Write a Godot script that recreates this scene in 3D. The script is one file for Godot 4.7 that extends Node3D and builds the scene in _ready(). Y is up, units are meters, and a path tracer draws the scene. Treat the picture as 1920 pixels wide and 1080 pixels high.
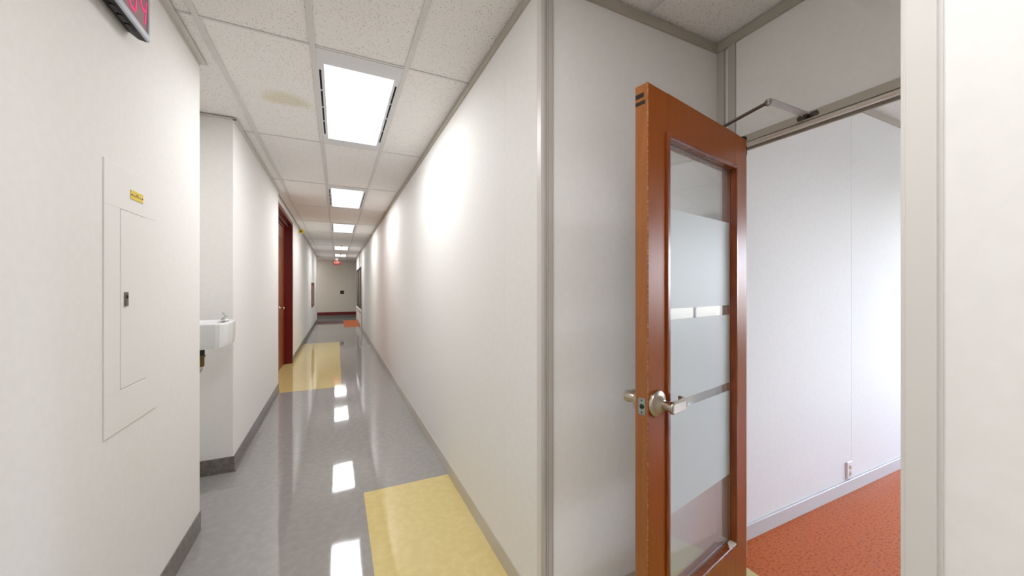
extends Node3D
# Office corridor with a side alcove and an open half-glazed door.
# Plan coordinates used by the builders: X to the right of the corridor, D = depth along it, Z = height.
# p(X, D, Z) turns them into Godot's x, y, z.

const H := 2.885          # ceiling height
const WL := -0.765        # face of the left corridor wall
const WL2 := -0.815       # face of the left wall past the recessed doors
const WR := 0.812         # face of the right corridor wall
const PITCH := 1.568      # length of a ceiling cell
const ROW0 := 2.39        # a cross joint of the ceiling grid
const BARS := [-0.652, -0.128, 0.397]
const ALC_NEAR := 0.262   # alcove opening, near and far side
const ALC_FAR := 1.395
const DOOR_X := 1.96      # wall that holds the open door

var M := {}


func p(x: float, d: float, z: float) -> Vector3:
	return Vector3(x, z, -d)


# ---------------------------------------------------------------- materials
func mat(c: Color, rough := 0.6, metal := 0.0) -> StandardMaterial3D:
	var m := StandardMaterial3D.new()
	m.albedo_color = c
	m.roughness = rough
	m.metallic = metal
	return m


func noise_tex(freq: float, sd: int, cols: Array, offs: Array, size := 512, octaves := 4) -> NoiseTexture2D:
	var n := FastNoiseLite.new()
	n.noise_type = FastNoiseLite.TYPE_SIMPLEX_SMOOTH
	n.seed = sd
	n.frequency = freq
	n.fractal_octaves = octaves
	var t := NoiseTexture2D.new()
	t.width = size
	t.height = size
	t.seamless = true
	t.noise = n
	if cols.size():
		var g := Gradient.new()
		g.colors = PackedColorArray(cols)
		g.offsets = PackedFloat32Array(offs)
		t.color_ramp = g
	return t


func tri_mat(tex: Texture2D, scale: Vector3, rough: float, world := true) -> StandardMaterial3D:
	var m := mat(Color.WHITE, rough)
	m.albedo_texture = tex
	m.uv1_triplanar = true
	m.uv1_world_triplanar = world
	m.uv1_scale = scale
	return m


func speckle_image(seed_at: int, base: Color, dark: Color, stain: bool) -> ImageTexture:
	# mineral-fibre ceiling tile: pin holes and short fissures, one square metre of it
	var rng := RandomNumberGenerator.new()
	rng.seed = seed_at
	var s := 1024
	var im := Image.create(s, s, false, Image.FORMAT_RGB8)
	im.fill(base)
	var fn := FastNoiseLite.new()
	fn.seed = seed_at
	fn.frequency = 0.012
	if stain:
		for y in s:
			for x in s:
				var v := Vector2((x - 560.0) / 215.0, (y - 512.0) / 150.0)
				var r := v.length() + 0.12 * fn.get_noise_2d(x, y) + 0.08 * sin(v.angle() * 3.0)
				if r < 1.0:
					im.set_pixel(x, y, base.lerp(Color(0.85, 0.815, 0.69), 0.6 * smoothstep(1.0, 0.35, r)))
	for i in 4200:
		var x := rng.randi_range(0, s - 1)
		var y := rng.randi_range(0, s - 1)
		var w := 2 if rng.randf() < 0.5 else (3 if rng.randf() < 0.6 else 4)
		var h := 2 if rng.randf() < 0.45 else (3 if rng.randf() < 0.6 else 5)
		var c := base.lerp(dark, rng.randf_range(0.35, 1.0))
		for a in w:
			for b in h:
				im.set_pixel((x + a) % s, (y + b) % s, c)
	return ImageTexture.create_from_image(im)


func make_materials() -> void:
	M.wall = tri_mat(noise_tex(0.05, 3, [Color(0.925, 0.914, 0.900), Color(0.933, 0.922, 0.908)], [0.3, 0.7]), Vector3(0.8, 0.8, 0.8), 0.8)
	M.panel = tri_mat(noise_tex(0.05, 4, [Color(0.925, 0.914, 0.898), Color(0.933, 0.922, 0.906)], [0.3, 0.7]), Vector3(0.8, 0.8, 0.8), 0.7)
	M.end_wall = mat(Color(0.85, 0.82, 0.765), 0.7)
	M.tile = tri_mat(speckle_image(11, Color(0.955, 0.942, 0.93), Color(0.53, 0.46, 0.39), false), Vector3.ONE * 1.02, 0.9)
	M.stained = tri_mat(speckle_image(12, Color(0.955, 0.942, 0.93), Color(0.53, 0.46, 0.39), true), Vector3(1.0, 1.0, 1.0), 0.9, false)
	M.stained.uv1_offset = Vector3(0.5, 0.5, 0.5)
	M.grid = mat(Color(0.86, 0.85, 0.84), 0.45)
	M.angle = mat(Color(0.83, 0.815, 0.79), 0.4)
	M.trim = mat(Color(0.70, 0.672, 0.62), 0.4)
	M.plenum = mat(Color(0.12, 0.115, 0.11), 0.9)
	M.post = mat(Color(0.735, 0.71, 0.68), 0.35)
	M.post_light = mat(Color(0.84, 0.825, 0.80), 0.35)
	M.base_dark = tri_mat(noise_tex(0.02, 7, [Color(0.43, 0.405, 0.38), Color(0.50, 0.475, 0.45)], [0.3, 0.7]), Vector3(2, 2, 2), 0.35)
	M.base_light = mat(Color(0.765, 0.735, 0.69), 0.35)
	M.base_room = mat(Color(0.80, 0.79, 0.775), 0.4)
	# sheet vinyl floors, polished: colour mottle, and a fine unevenness that breaks up reflections
	var ripple := noise_tex(0.012, 21, [], [], 512, 2)
	for spec in [["floor_grey", [Color(0.592, 0.576, 0.565), Color(0.605, 0.588, 0.576), Color(0.62, 0.603, 0.591)]], ["floor_yellow", [Color(0.835, 0.755, 0.50), Color(0.85, 0.77, 0.52), Color(0.86, 0.785, 0.54)]]]:
		var m := tri_mat(noise_tex(0.02, 31, spec[1], [0.25, 0.55, 0.8], 1024, 5), Vector3(0.7, 0.7, 0.7), 0.05)
		m.metallic_specular = 0.68
		m.heightmap_enabled = true
		m.heightmap_texture = ripple
		m.heightmap_scale = 0.02
		M[spec[0]] = m
	var o := tri_mat(noise_tex(0.03, 41, [Color(0.62, 0.29, 0.125), Color(0.765, 0.385, 0.18), Color(0.78, 0.405, 0.195), Color(0.80, 0.44, 0.225)], [0.2, 0.38, 0.6, 0.85], 1024, 5), Vector3(1.0, 1.0, 2.2), 0.42)
	o.metallic_specular = 0.35
	o.heightmap_enabled = true
	o.heightmap_texture = ripple
	o.heightmap_scale = 0.015
	M.floor_orange = o
	# stained timber of the open door; the grain runs up the stiles
	M.wood = tri_mat(noise_tex(0.02, 51, [Color(0.545, 0.268, 0.04), Color(0.555, 0.275, 0.043), Color(0.565, 0.283, 0.047)], [0.25, 0.5, 0.8], 512, 4), Vector3(3.0, 0.4, 3.0), 0.33, false)
	M.wood.metallic_specular = 0.28
	M.wood_edge = tri_mat(noise_tex(0.02, 52, [Color(0.58, 0.35, 0.17), Color(0.60, 0.365, 0.18), Color(0.62, 0.385, 0.195)], [0.25, 0.5, 0.8], 512, 4), Vector3(4.0, 0.35, 4.0), 0.4, false)
	M.wood_bead = tri_mat(noise_tex(0.02, 53, [Color(0.46, 0.20, 0.07), Color(0.52, 0.25, 0.09)], [0.3, 0.7]), Vector3(3.0, 0.4, 3.0), 0.22, false)
	M.worn = tri_mat(noise_tex(0.09, 54, [Color(0.53, 0.30, 0.15), Color(0.53, 0.30, 0.15), Color(0.80, 0.70, 0.54)], [0.0, 0.56, 0.6], 512, 3), Vector3(2.0, 2.0, 2.0), 0.6, false)
	M.red_frame = mat(Color(0.42, 0.06, 0.045), 0.3)
	M.door_leaf = tri_mat(noise_tex(0.02, 55, [Color(0.55, 0.26, 0.09), Color(0.63, 0.33, 0.13)], [0.3, 0.7]), Vector3(2.0, 0.3, 2.0), 0.3, false)
	M.bead = mat(Color(0.82, 0.79, 0.74), 0.28, 0.2)
	M.shoe = mat(Color(0.36, 0.34, 0.32), 0.25, 0.9)
	M.box_grey = mat(Color(0.42, 0.42, 0.41), 0.6)
	M.chip = mat(Color(0.84, 0.79, 0.71), 0.7)
	M.nickel = mat(Color(0.74, 0.70, 0.64), 0.28, 1.0)
	M.steel = mat(Color(0.66, 0.65, 0.64), 0.3, 1.0)
	M.alu = mat(Color(0.76, 0.75, 0.745), 0.4, 0.35)
	M.dull_steel = mat(Color(0.50, 0.48, 0.45), 0.4, 0.9)
	M.chrome = mat(Color(0.82, 0.82, 0.82), 0.12, 1.0)
	M.latch_steel = mat(Color(0.62, 0.66, 0.64), 0.4, 0.7)
	M.brass = mat(Color(0.50, 0.42, 0.27), 0.35, 1.0)
	M.black = mat(Color(0.03, 0.028, 0.028), 0.45)
	M.clock_body = mat(Color(0.11, 0.09, 0.075), 0.5)
	M.silver = mat(Color(0.74, 0.76, 0.80), 0.35, 0.3)
	M.clock_face = mat(Color(0.60, 0.46, 0.47), 0.25)
	M.digit = mat(Color(0.85, 0.05, 0.25), 0.4)
	M.digit.emission_enabled = true
	M.digit.emission = Color(0.90, 0.01, 0.46)
	M.digit.emission_energy_multiplier = 0.65
	M.glass = mat(Color(0.93, 0.96, 0.95, 0.1), 0.02)
	M.glass.transparency = BaseMaterial3D.TRANSPARENCY_ALPHA
	M.frost = mat(Color(0.80, 0.815, 0.81), 0.45)
	M.frost.metallic_specular = 0.35
	M.frost.backlight_enabled = true
	M.frost.backlight = Color(0.35, 0.36, 0.36)
	M.panel_cover = mat(Color(0.927, 0.916, 0.902), 0.75)
	M.plate_yellow = mat(Color(0.88, 0.76, 0.16), 0.5)
	M.ink = mat(Color(0.12, 0.09, 0.04), 0.7)
	M.porcelain = mat(Color(0.90, 0.90, 0.90), 0.15)
	M.white_enamel = mat(Color(0.88, 0.88, 0.89), 0.35)
	M.white_plastic = mat(Color(0.90, 0.90, 0.91), 0.3)
	M.ivory = mat(Color(0.86, 0.82, 0.72), 0.35)
	M.slot_dark = mat(Color(0.05, 0.07, 0.11), 0.6)
	M.lens = mat(Color(0.95, 0.95, 0.95), 0.4)
	M.lens.emission_enabled = true
	M.lens.emission = Color(0.985, 0.99, 1.0)
	M.lens.emission_operator = BaseMaterial3D.EMISSION_OP_MULTIPLY
	M.lens.emission_energy_multiplier = 0.82
	var g := Gradient.new()   # two tubes shine through the prismatic lens
	g.offsets = PackedFloat32Array([0.0, 0.14, 0.27, 0.40, 0.5, 0.60, 0.73, 0.86, 1.0])
	g.colors = PackedColorArray([Color(0.93, 0.93, 0.95), Color(0.955, 0.955, 0.97), Color(1, 1, 1), Color(0.955, 0.955, 0.97), Color(0.94, 0.94, 0.955), Color(0.955, 0.955, 0.97), Color(1, 1, 1), Color(0.955, 0.955, 0.97), Color(0.93, 0.93, 0.95)])
	var gt := GradientTexture2D.new()
	gt.gradient = g
	gt.width = 256
	gt.height = 8
	M.lens.emission_texture = gt
	M.lens.uv1_triplanar = true
	M.lens.uv1_scale = Vector3(2.4, 2.4, 2.4)
	M.lens.uv1_offset = Vector3(0.5, 0.5, 0.5)
	M.exit_red = mat(Color(0.54, 0.035, 0.02), 0.7)
	M.exit_red.emission_enabled = true
	M.exit_red.emission = Color(0.80, 0.08, 0.04)
	M.exit_red.emission_energy_multiplier = 0.06
	M.exit_letter = mat(Color(0.86, 0.72, 0.66), 0.6)
	M.exit_letter.emission_enabled = true
	M.exit_letter.emission = Color(1.0, 0.82, 0.75)
	M.exit_letter.emission_energy_multiplier = 0.06
	M.cork = mat(Color(0.66, 0.60, 0.53), 0.8)
	M.board_frame = mat(Color(0.44, 0.24, 0.15), 0.5)
	M.black_frame = mat(Color(0.05, 0.05, 0.05), 0.4)
	M.grey_room = mat(Color(0.80, 0.79, 0.77), 0.8)
	M.concrete = mat(Color(0.55, 0.55, 0.54), 0.9)


# ---------------------------------------------------------------- mesh helpers
func begin() -> SurfaceTool:
	var st := SurfaceTool.new()
	st.begin(Mesh.PRIMITIVE_TRIANGLES)
	st.set_smooth_group(-1)
	return st


func tri(st: SurfaceTool, a: Vector3, b: Vector3, c: Vector3, out: Vector3) -> void:
	if (b - a).cross(c - a).dot(out) > 0.0:   # front faces run clockwise
		var t := b
		b = c
		c = t
	st.add_vertex(a)
	st.add_vertex(b)
	st.add_vertex(c)


func quad(st: SurfaceTool, a: Vector3, b: Vector3, c: Vector3, d: Vector3, out: Vector3) -> void:
	tri(st, a, b, c, out)
	tri(st, a, c, d, out)


func box(st: SurfaceTool, a: Vector3, b: Vector3, ch := 0.0) -> void:
	# box between two corners, with all edges chamfered by ch
	var lo := Vector3(minf(a.x, b.x), minf(a.y, b.y), minf(a.z, b.z))
	var hi := Vector3(maxf(a.x, b.x), maxf(a.y, b.y), maxf(a.z, b.z))
	var mid := (lo + hi) * 0.5
	var h := (hi - lo) * 0.5
	ch = minf(ch, 0.45 * minf(h.x, minf(h.y, h.z)))
	var axes := [Vector3.RIGHT, Vector3.UP, Vector3.BACK]
	for k in 3:
		var n: Vector3 = axes[k]
		var u: Vector3 = axes[(k + 1) % 3]
		var v: Vector3 = axes[(k + 2) % 3]
		var hu := h.dot(u)
		var hv := h.dot(v)
		for s in [-1.0, 1.0]:
			var c: Vector3 = mid + n * h.dot(n) * s
			var du: Vector3 = u * (hu - ch)
			var dv: Vector3 = v * (hv - ch)
			quad(st, c + du + dv, c - du + dv, c - du - dv, c + du - dv, n * s)
		if ch > 0.0:
			for s in [-1.0, 1.0]:
				for t in [-1.0, 1.0]:
					var e1: Vector3 = mid + u * s * hu + v * t * (hv - ch)
					var e2: Vector3 = mid + u * s * (hu - ch) + v * t * hv
					var l: Vector3 = n * (h.dot(n) - ch)
					quad(st, e1 + l, e2 + l, e2 - l, e1 - l, u * s + v * t)
	if ch > 0.0:
		for sx in [-1.0, 1.0]:
			for sy in [-1.0, 1.0]:
				for sz in [-1.0, 1.0]:
					var s := Vector3(sx, sy, sz)
					var q := h - Vector3.ONE * ch
					tri(st, mid + s * Vector3(h.x, q.y, q.z), mid + s * Vector3(q.x, h.y, q.z), mid + s * Vector3(q.x, q.y, h.z), s)


func pbox(st: SurfaceTool, x0: float, x1: float, d0: float, d1: float, z0: float, z1: float, ch := 0.0) -> void:
	box(st, p(x0, d0, z0), p(x1, d1, z1), ch)


func prism(st: SurfaceTool, poly: PackedVector2Array, origin: Vector3, u: Vector3, v: Vector3, length: Vector3) -> void:
	# extrudes a flat outline (in the u-v plane at origin) by the vector length
	var n := poly.size()
	var mid := Vector2.ZERO
	for q in poly:
		mid += q / n
	var idx := Geometry2D.triangulate_polygon(poly)
	for i in range(0, idx.size(), 3):
		var a := poly[idx[i]]
		var b := poly[idx[i + 1]]
		var c := poly[idx[i + 2]]
		for e in [Vector3.ZERO, length]:
			tri(st, origin + u * a.x + v * a.y + e, origin + u * b.x + v * b.y + e, origin + u * c.x + v * c.y + e, -length if e == Vector3.ZERO else length)
	var turn := 1.0 if Geometry2D.is_polygon_clockwise(poly) else -1.0
	for i in n:
		var a := poly[i]
		var b := poly[(i + 1) % n]
		var d := (b - a)
		var out := Vector2(-d.y, d.x) * turn
		# Geometry2D counts y downwards: test the side against the outline itself
		var probe := (a + b) * 0.5 + out.normalized() * 1e-4
		if Geometry2D.is_point_in_polygon(probe, poly):
			out = -out
		var pa := origin + u * a.x + v * a.y
		var pb := origin + u * b.x + v * b.y
		quad(st, pa, pb, pb + length, pa + length, u * out.x + v * out.y)


func lathe(st: SurfaceTool, prof: Array, origin: Vector3, axis: Vector3, seg := 24) -> void:
	# prof: Vector2(radius, distance along the axis); smooth
	var w := axis.normalized()
	var u := w.cross(Vector3.UP if absf(w.y) < 0.9 else Vector3.RIGHT).normalized()
	var v := w.cross(u)
	st.set_smooth_group(0)
	for i in prof.size() - 1:
		var a: Vector2 = prof[i]
		var b: Vector2 = prof[i + 1]
		for k in seg:
			var t0 := TAU * k / seg
			var t1 := TAU * (k + 1) / seg
			var r0 := u * cos(t0) + v * sin(t0)
			var r1 := u * cos(t1) + v * sin(t1)
			var slope := (r0 + r1) * (b.y - a.y) - w * 2.0 * (b.x - a.x)
			var q := [origin + w * a.y + r0 * a.x, origin + w * a.y + r1 * a.x, origin + w * b.y + r1 * b.x, origin + w * b.y + r0 * b.x]
			if a.x > 1e-6:
				tri(st, q[0], q[1], q[2] if b.x > 1e-6 else q[3], slope)
			if b.x > 1e-6:
				tri(st, q[0], q[2], q[3], slope)
	st.set_smooth_group(-1)


func tube(st: SurfaceTool, pts: Array, r: float, seg := 12) -> void:
	st.set_smooth_group(1)
	var rings := []
	var u := Vector3.ZERO
	for i in pts.size():
		var d: Vector3 = (pts[mini(i + 1, pts.size() - 1)] - pts[maxi(i - 1, 0)]).normalized()
		if u == Vector3.ZERO:
			u = d.cross(Vector3.UP if absf(d.y) < 0.9 else Vector3.RIGHT).normalized()
		u = (u - d * u.dot(d)).normalized()
		var v := d.cross(u)
		var ring := []
		for k in seg:
			ring.append(u * cos(TAU * k / seg) * r + v * sin(TAU * k / seg) * r)
		rings.append(ring)
	for i in pts.size() - 1:
		for k in seg:
			var l := (k + 1) % seg
			quad(st, pts[i] + rings[i][k], pts[i] + rings[i][l], pts[i + 1] + rings[i + 1][l], pts[i + 1] + rings[i + 1][k], rings[i][k] + rings[i][l])
	st.set_smooth_group(-1)
	for e in [0, pts.size() - 1]:
		var out: Vector3 = pts[0] - pts[1] if e == 0 else pts[-1] - pts[-2]
		for k in seg:
			tri(st, pts[e], pts[e] + rings[e][k], pts[e] + rings[e][(k + 1) % seg], out)


func obj(called: String, st: SurfaceTool, m: Material, parent: Node = null) -> MeshInstance3D:
	st.generate_normals()
	var o := MeshInstance3D.new()
	o.name = called
	o.mesh = st.commit()
	o.material_override = m
	(parent if parent else self).add_child(o, true)
	return o


func share(called: String, mesh: Mesh, m: Material, at: Vector3, parent: Node) -> MeshInstance3D:
	var o := MeshInstance3D.new()
	o.name = called
	o.mesh = mesh
	o.material_override = m
	o.position = at
	parent.add_child(o, true)
	return o


func numbered(called: String) -> String:
	if not has_node(NodePath(called)):
		return called
	var k := 1
	while has_node(NodePath("%s_%03d" % [called, k])):
		k += 1
	return "%s_%03d" % [called, k]


func tag(o: Node, label: String, category: String, kind := "", group := "") -> void:
	o.set_meta("label", label)
	o.set_meta("category", category)
	if kind:
		o.set_meta("kind", kind)
	if group:
		o.set_meta("group", group)


func thing(called: String, label: String, category: String, at := Vector3.ZERO, turn := 0.0, kind := "", group := "") -> Node3D:
	var o := Node3D.new()
	o.name = numbered(called)
	add_child(o)
	o.position = at
	o.rotation.y = turn
	tag(o, label, category, kind, group)
	return o


func struct(called: String, st: SurfaceTool, m: Material, label: String, category: String) -> MeshInstance3D:
	var o := obj(called, st, m)
	tag(o, label, category, "structure")
	return o


# ---------------------------------------------------------------- the scene
func _ready() -> void:
	# camera
	var cam := Camera3D.new()
	cam.name = "camera"
	add_child(cam)
	cam.position = Vector3(0, 1.5, 0)
	cam.rotation.y = -deg_to_rad(25.425)
	cam.fov = 76.1
	cam.near = 0.02
	cam.far = 200.0
	cam.current = true
	# sky and exposure
	var sky_mat := ProceduralSkyMaterial.new()
	sky_mat.sky_top_color = Color(0.66, 0.76, 0.90)
	sky_mat.sky_horizon_color = Color(0.90, 0.92, 0.95)
	sky_mat.ground_horizon_color = Color(0.62, 0.62, 0.62)
	sky_mat.ground_bottom_color = Color(0.36, 0.36, 0.35)
	sky_mat.sun_angle_max = 0.0
	sky_mat.energy_multiplier = 27.0
	var sky := Sky.new()
	sky.sky_material = sky_mat
	var env := Environment.new()
	env.background_mode = Environment.BG_SKY
	env.sky = sky
	env.tonemap_mode = Environment.TONE_MAPPER_LINEAR
	env.tonemap_exposure = 1.2
	env.sdfgi_enabled = true
	env.ssao_enabled = true
	env.ssil_enabled = true
	var we := WorldEnvironment.new()
	we.name = "world_environment"
	we.environment = env
	add_child(we)

	make_materials()
	build_floors()
	build_walls()
	build_ceilings()
	build_trims()
	build_baseboards()
	build_lamps()
	build_alcove_door()
	build_door_closer()
	build_recessed_doors()
	build_corridor_window()
	build_room_window()
	build_electrical_panel()
	build_clock()
	build_fountain()
	build_small_things()


# ---------------------------------------------------------------- structure
func build_floors() -> void:
	var f := thing("floor", "polished grey sheet floor of the corridor with yellow and orange inlays", "floor", Vector3.ZERO, 0.0, "structure")
	var st := begin()
	pbox(st, -1.3, 2.0, -5.6, 20.6, -0.1, 0.0)
	pbox(st, -3.2, -1.3, 18.7, 20.6, -0.1, 0.0)
	pbox(st, 2.0, 3.2, 18.7, 20.6, -0.1, 0.0)
	obj("grey_sheet", st, M.floor_grey, f)
	st = begin()
	pbox(st, 0.176, 0.81, -0.6, 2.9, -0.05, 0.0006)
	pbox(st, 0.81, 1.985, 0.262, 1.4, -0.05, 0.0006)
	obj("yellow_inlay", st, M.floor_yellow, f)
	st = begin()
	pbox(st, -0.97, 0.06, 6.17, 11.3, -0.05, 0.0006)
	obj("yellow_inlay", st, M.floor_yellow, f)
	st = begin()
	pbox(st, 0.25, 0.81, 15.4, 18.75, -0.05, 0.0006)
	obj("orange_inlay", st, M.floor_orange, f)
	var r := thing("floor_001", "orange and grey sheet floor of the room behind the open door", "floor", Vector3.ZERO, 0.0, "structure")
	st = begin()
	pbox(st, 1.985, 7.6, -4.1, 1.5, -0.1, 0.0)
	obj("grey_sheet", st, M.floor_grey, r)
	st = begin()
	pbox(st, 1.985, 4.7, -0.1, 1.385, -0.05, 0.0006)
	obj("orange_inlay", st, M.floor_orange, r)
	st = begin()
	pbox(st, 4.9, 7.4, -1.2, 0.1, -0.05, 0.0006)
	obj("yellow_inlay", st, M.floor_yellow, r)


func build_walls() -> void:
	# left: near stretch, drinking niche, stretch up to the recessed doors, far stretch
	var st := begin()
	# (with a real pocket that takes the electrical panel)
	pbox(st, -1.25, WL - 0.08, -5.6, 2.875, 0.0, H + 0.1)
	pbox(st, WL - 0.08, WL, -5.6, 2.875, 0.0, 0.9443)
	pbox(st, WL - 0.08, WL, -5.6, 2.875, 1.9752, H + 0.1)
	pbox(st, WL - 0.08, WL, -5.6, 1.8332, 0.9443, 1.9752)
	pbox(st, WL - 0.08, WL, 2.2625, 2.875, 0.9443, 1.9752)
	struct("wall_left", st, M.wall, "off-white painted left corridor wall nearest the camera, with the electrical panel", "wall")
	st = begin()
	pbox(st, -1.25, -1.0, 2.875, 3.70, 0.0, H + 0.1)
	struct("wall_niche", st, M.wall, "cream back wall of the niche behind the drinking fountain", "wall")
	st = begin()
	pbox(st, -1.25, WL, 3.70, 6.24, 0.0, H + 0.1, 0.004)
	struct("wall_left_middle", st, M.wall, "off-white left wall between the drinking fountain and the dark red door frame", "wall")
	st = begin()
	pbox(st, -1.25, WL2 + 0.02, 6.24, 8.55, 2.80, H + 0.1)
	pbox(st, -1.25, -1.05, 6.24, 8.55, 0.0, 2.80)
	pbox(st, -1.25, WL2, 8.55, 18.8, 0.0, H + 0.1)
	pbox(st, -3.1, -1.25, 18.7, 18.8, 0.0, H + 0.1)
	pbox(st, -3.2, -3.1, 18.7, 20.5, 0.0, H + 0.1)
	struct("wall_left_far", st, M.wall, "off-white left wall from the dark red door frame to the corridor end", "wall")
	# right: demountable panels with fine upright joints on a backing
	var w := thing("wall_right", "off-white right corridor wall of tall demountable panels", "wall", Vector3.ZERO, 0.0, "structure")
	st = begin()
	pbox(st, WR + 0.02, 0.86, 1.43, 18.8, 0.0, H + 0.1)
	obj("backing", st, M.trim, w)
	var cuts := [1.432, 1.79]
	while cuts[-1] < 13.0:
		cuts.append(cuts[-1] + 1.22)
	cuts.append(14.3)
	for k in cuts.size() - 1:
		st = begin()
		pbox(st, WR, WR + 0.03, cuts[k] + 0.0006, cuts[k + 1] - 0.0006, 0.0, H + 0.06, 0.0012)
		obj("wall_panel", st, M.panel, w)
	# far stretch with the window opening
	st = begin()
	pbox(st, WR, WR + 0.08, 14.303, 18.8, 0.0, 0.66)
	pbox(st, WR, WR + 0.08, 14.303, 18.8, 2.30, H + 0.06)
	pbox(st, WR, WR + 0.08, 14.303, 14.5, 0.66, 2.30)
	pbox(st, WR, WR + 0.08, 18.15, 18.8, 0.66, 2.30)
	obj("wall_panel", st, M.wall, w)
	# near stretch beside the camera
	var near_w := thing("wall_right_near", "off-white wall panel at the near side of the alcove", "wall", Vector3.ZERO, 0.0, "structure")
	st = begin()
	pbox(st, WR + 0.004, 0.90, -5.6, 0.222, 0.0, H + 0.1, 0.002)
	obj("wall_panel", st, M.panel, near_w)
	# alcove
	st = begin()
	pbox(st, 0.865, 2.0, ALC_FAR, ALC_FAR + 0.09, 0.0, H + 0.1)
	struct("wall_alcove", st, M.panel, "cream panel wall of the alcove behind the open brown door", "wall")
	st = begin()
	pbox(st, 0.90, 2.06, 0.16, 0.262, 0.0, H + 0.1)
	struct("wall_alcove_near", st, M.panel, "cream panel wall on the near side of the alcove", "wall")
	st = begin()
	pbox(st, DOOR_X, 2.05, 0.262, 0.36, 0.0, H + 0.1)
	pbox(st, DOOR_X, 2.05, 0.36, 1.285, 2.305, H + 0.1, 0.002)
	pbox(st, DOOR_X + 0.012, 2.05, 1.285, 1.395, 0.0, H + 0.1)
	struct("wall_door_side", st, M.panel, "cream wall around the open doorway of the alcove", "wall")
	# the room behind
	var rw := thing("wall_room_back", "white panel wall of the room behind the open door", "wall", Vector3.ZERO, 0.0, "structure")
	var rc := [2.0, 3.447, 4.667, 5.887, 7.5]
	for k in 4:
		st = begin()
		pbox(st, rc[k] + 0.001, rc[k + 1] - 0.001, 1.385, 1.42, 0.0, H + 0.06, 0.0015)
		obj("wall_panel", st, M.panel, rw)
	st = begin()
	pbox(st, 2.0, 7.5, 1.415, 1.5, 0.0, H + 0.1)
	obj("backing", st, M.trim, rw)
	st = begin()
	pbox(st, 2.05, 7.5, -4.1, -4.0, 0.0, H + 0.1)
	pbox(st, 1.97, 2.05, -4.1, 0.162, 0.0, H + 0.1)
	struct("wall_room_side", st, M.wall, "off-white side walls of the room behind the doorway", "wall")
	st = begin()
	pbox(st, 7.5, 7.65, -4.1, 1.5, 0.0, 0.75)
	pbox(st, 7.5, 7.65, -4.1, 1.5, 2.45, H + 0.1)
	pbox(st, 7.5, 7.65, -4.1, -3.4, 0.75, 2.45)
	pbox(st, 7.5, 7.65, 0.9, 1.5, 0.75, 2.45)
	struct("wall_room_window", st, M.wall, "off-white window wall of the room behind the doorway", "wall")
	# far end and behind the camera
	var e := thing("wall_end", "beige end wall of the corridor with a dark red rail", "wall", Vector3.ZERO, 0.0, "structure")
	st = begin()
	pbox(st, -3.2, 3.2, 20.4, 20.5, 0.0, H + 0.1)
	obj("plaster", st, M.end_wall, e)
	st = begin()
	pbox(st, -3.1, 3.1, 20.375, 20.4, 0.15, 0.30, 0.004)
	var rail := obj("bumper_rail", st, M.red_frame, e)
	rail.set_meta("label", "dark red bumper rail")
	st = begin()
	pbox(st, 0.9, 3.1, 18.7, 18.8, 0.0, H + 0.1)
	pbox(st, 3.1, 3.2, 18.7, 20.5, 0.0, H + 0.1)
	struct("wall_cross_passage", st, M.wall, "side walls of the passage crossing at the corridor end", "wall")
	st = begin()
	pbox(st, -1.25, 0.9, -5.7, -5.6, 0.0, H + 0.1)
	struct("wall_behind", st, M.wall, "off-white wall closing the corridor behind the camera", "wall")
	# the office behind the corridor window
	st = begin()
	pbox(st, 2.6, 2.7, 13.9, 18.7, 0.0, H + 0.1)
	pbox(st, 0.86, 2.7, 13.8, 13.9, 0.0, H + 0.1)
	pbox(st, 0.86, 2.7, 18.6, 18.7, 0.0, H + 0.1)
	pbox(st, 0.86, 2.7, 13.8, 18.7, -0.1, 0.0)
	struct("wall_office", st, M.grey_room, "grey office walls behind the black framed window", "wall")


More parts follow.
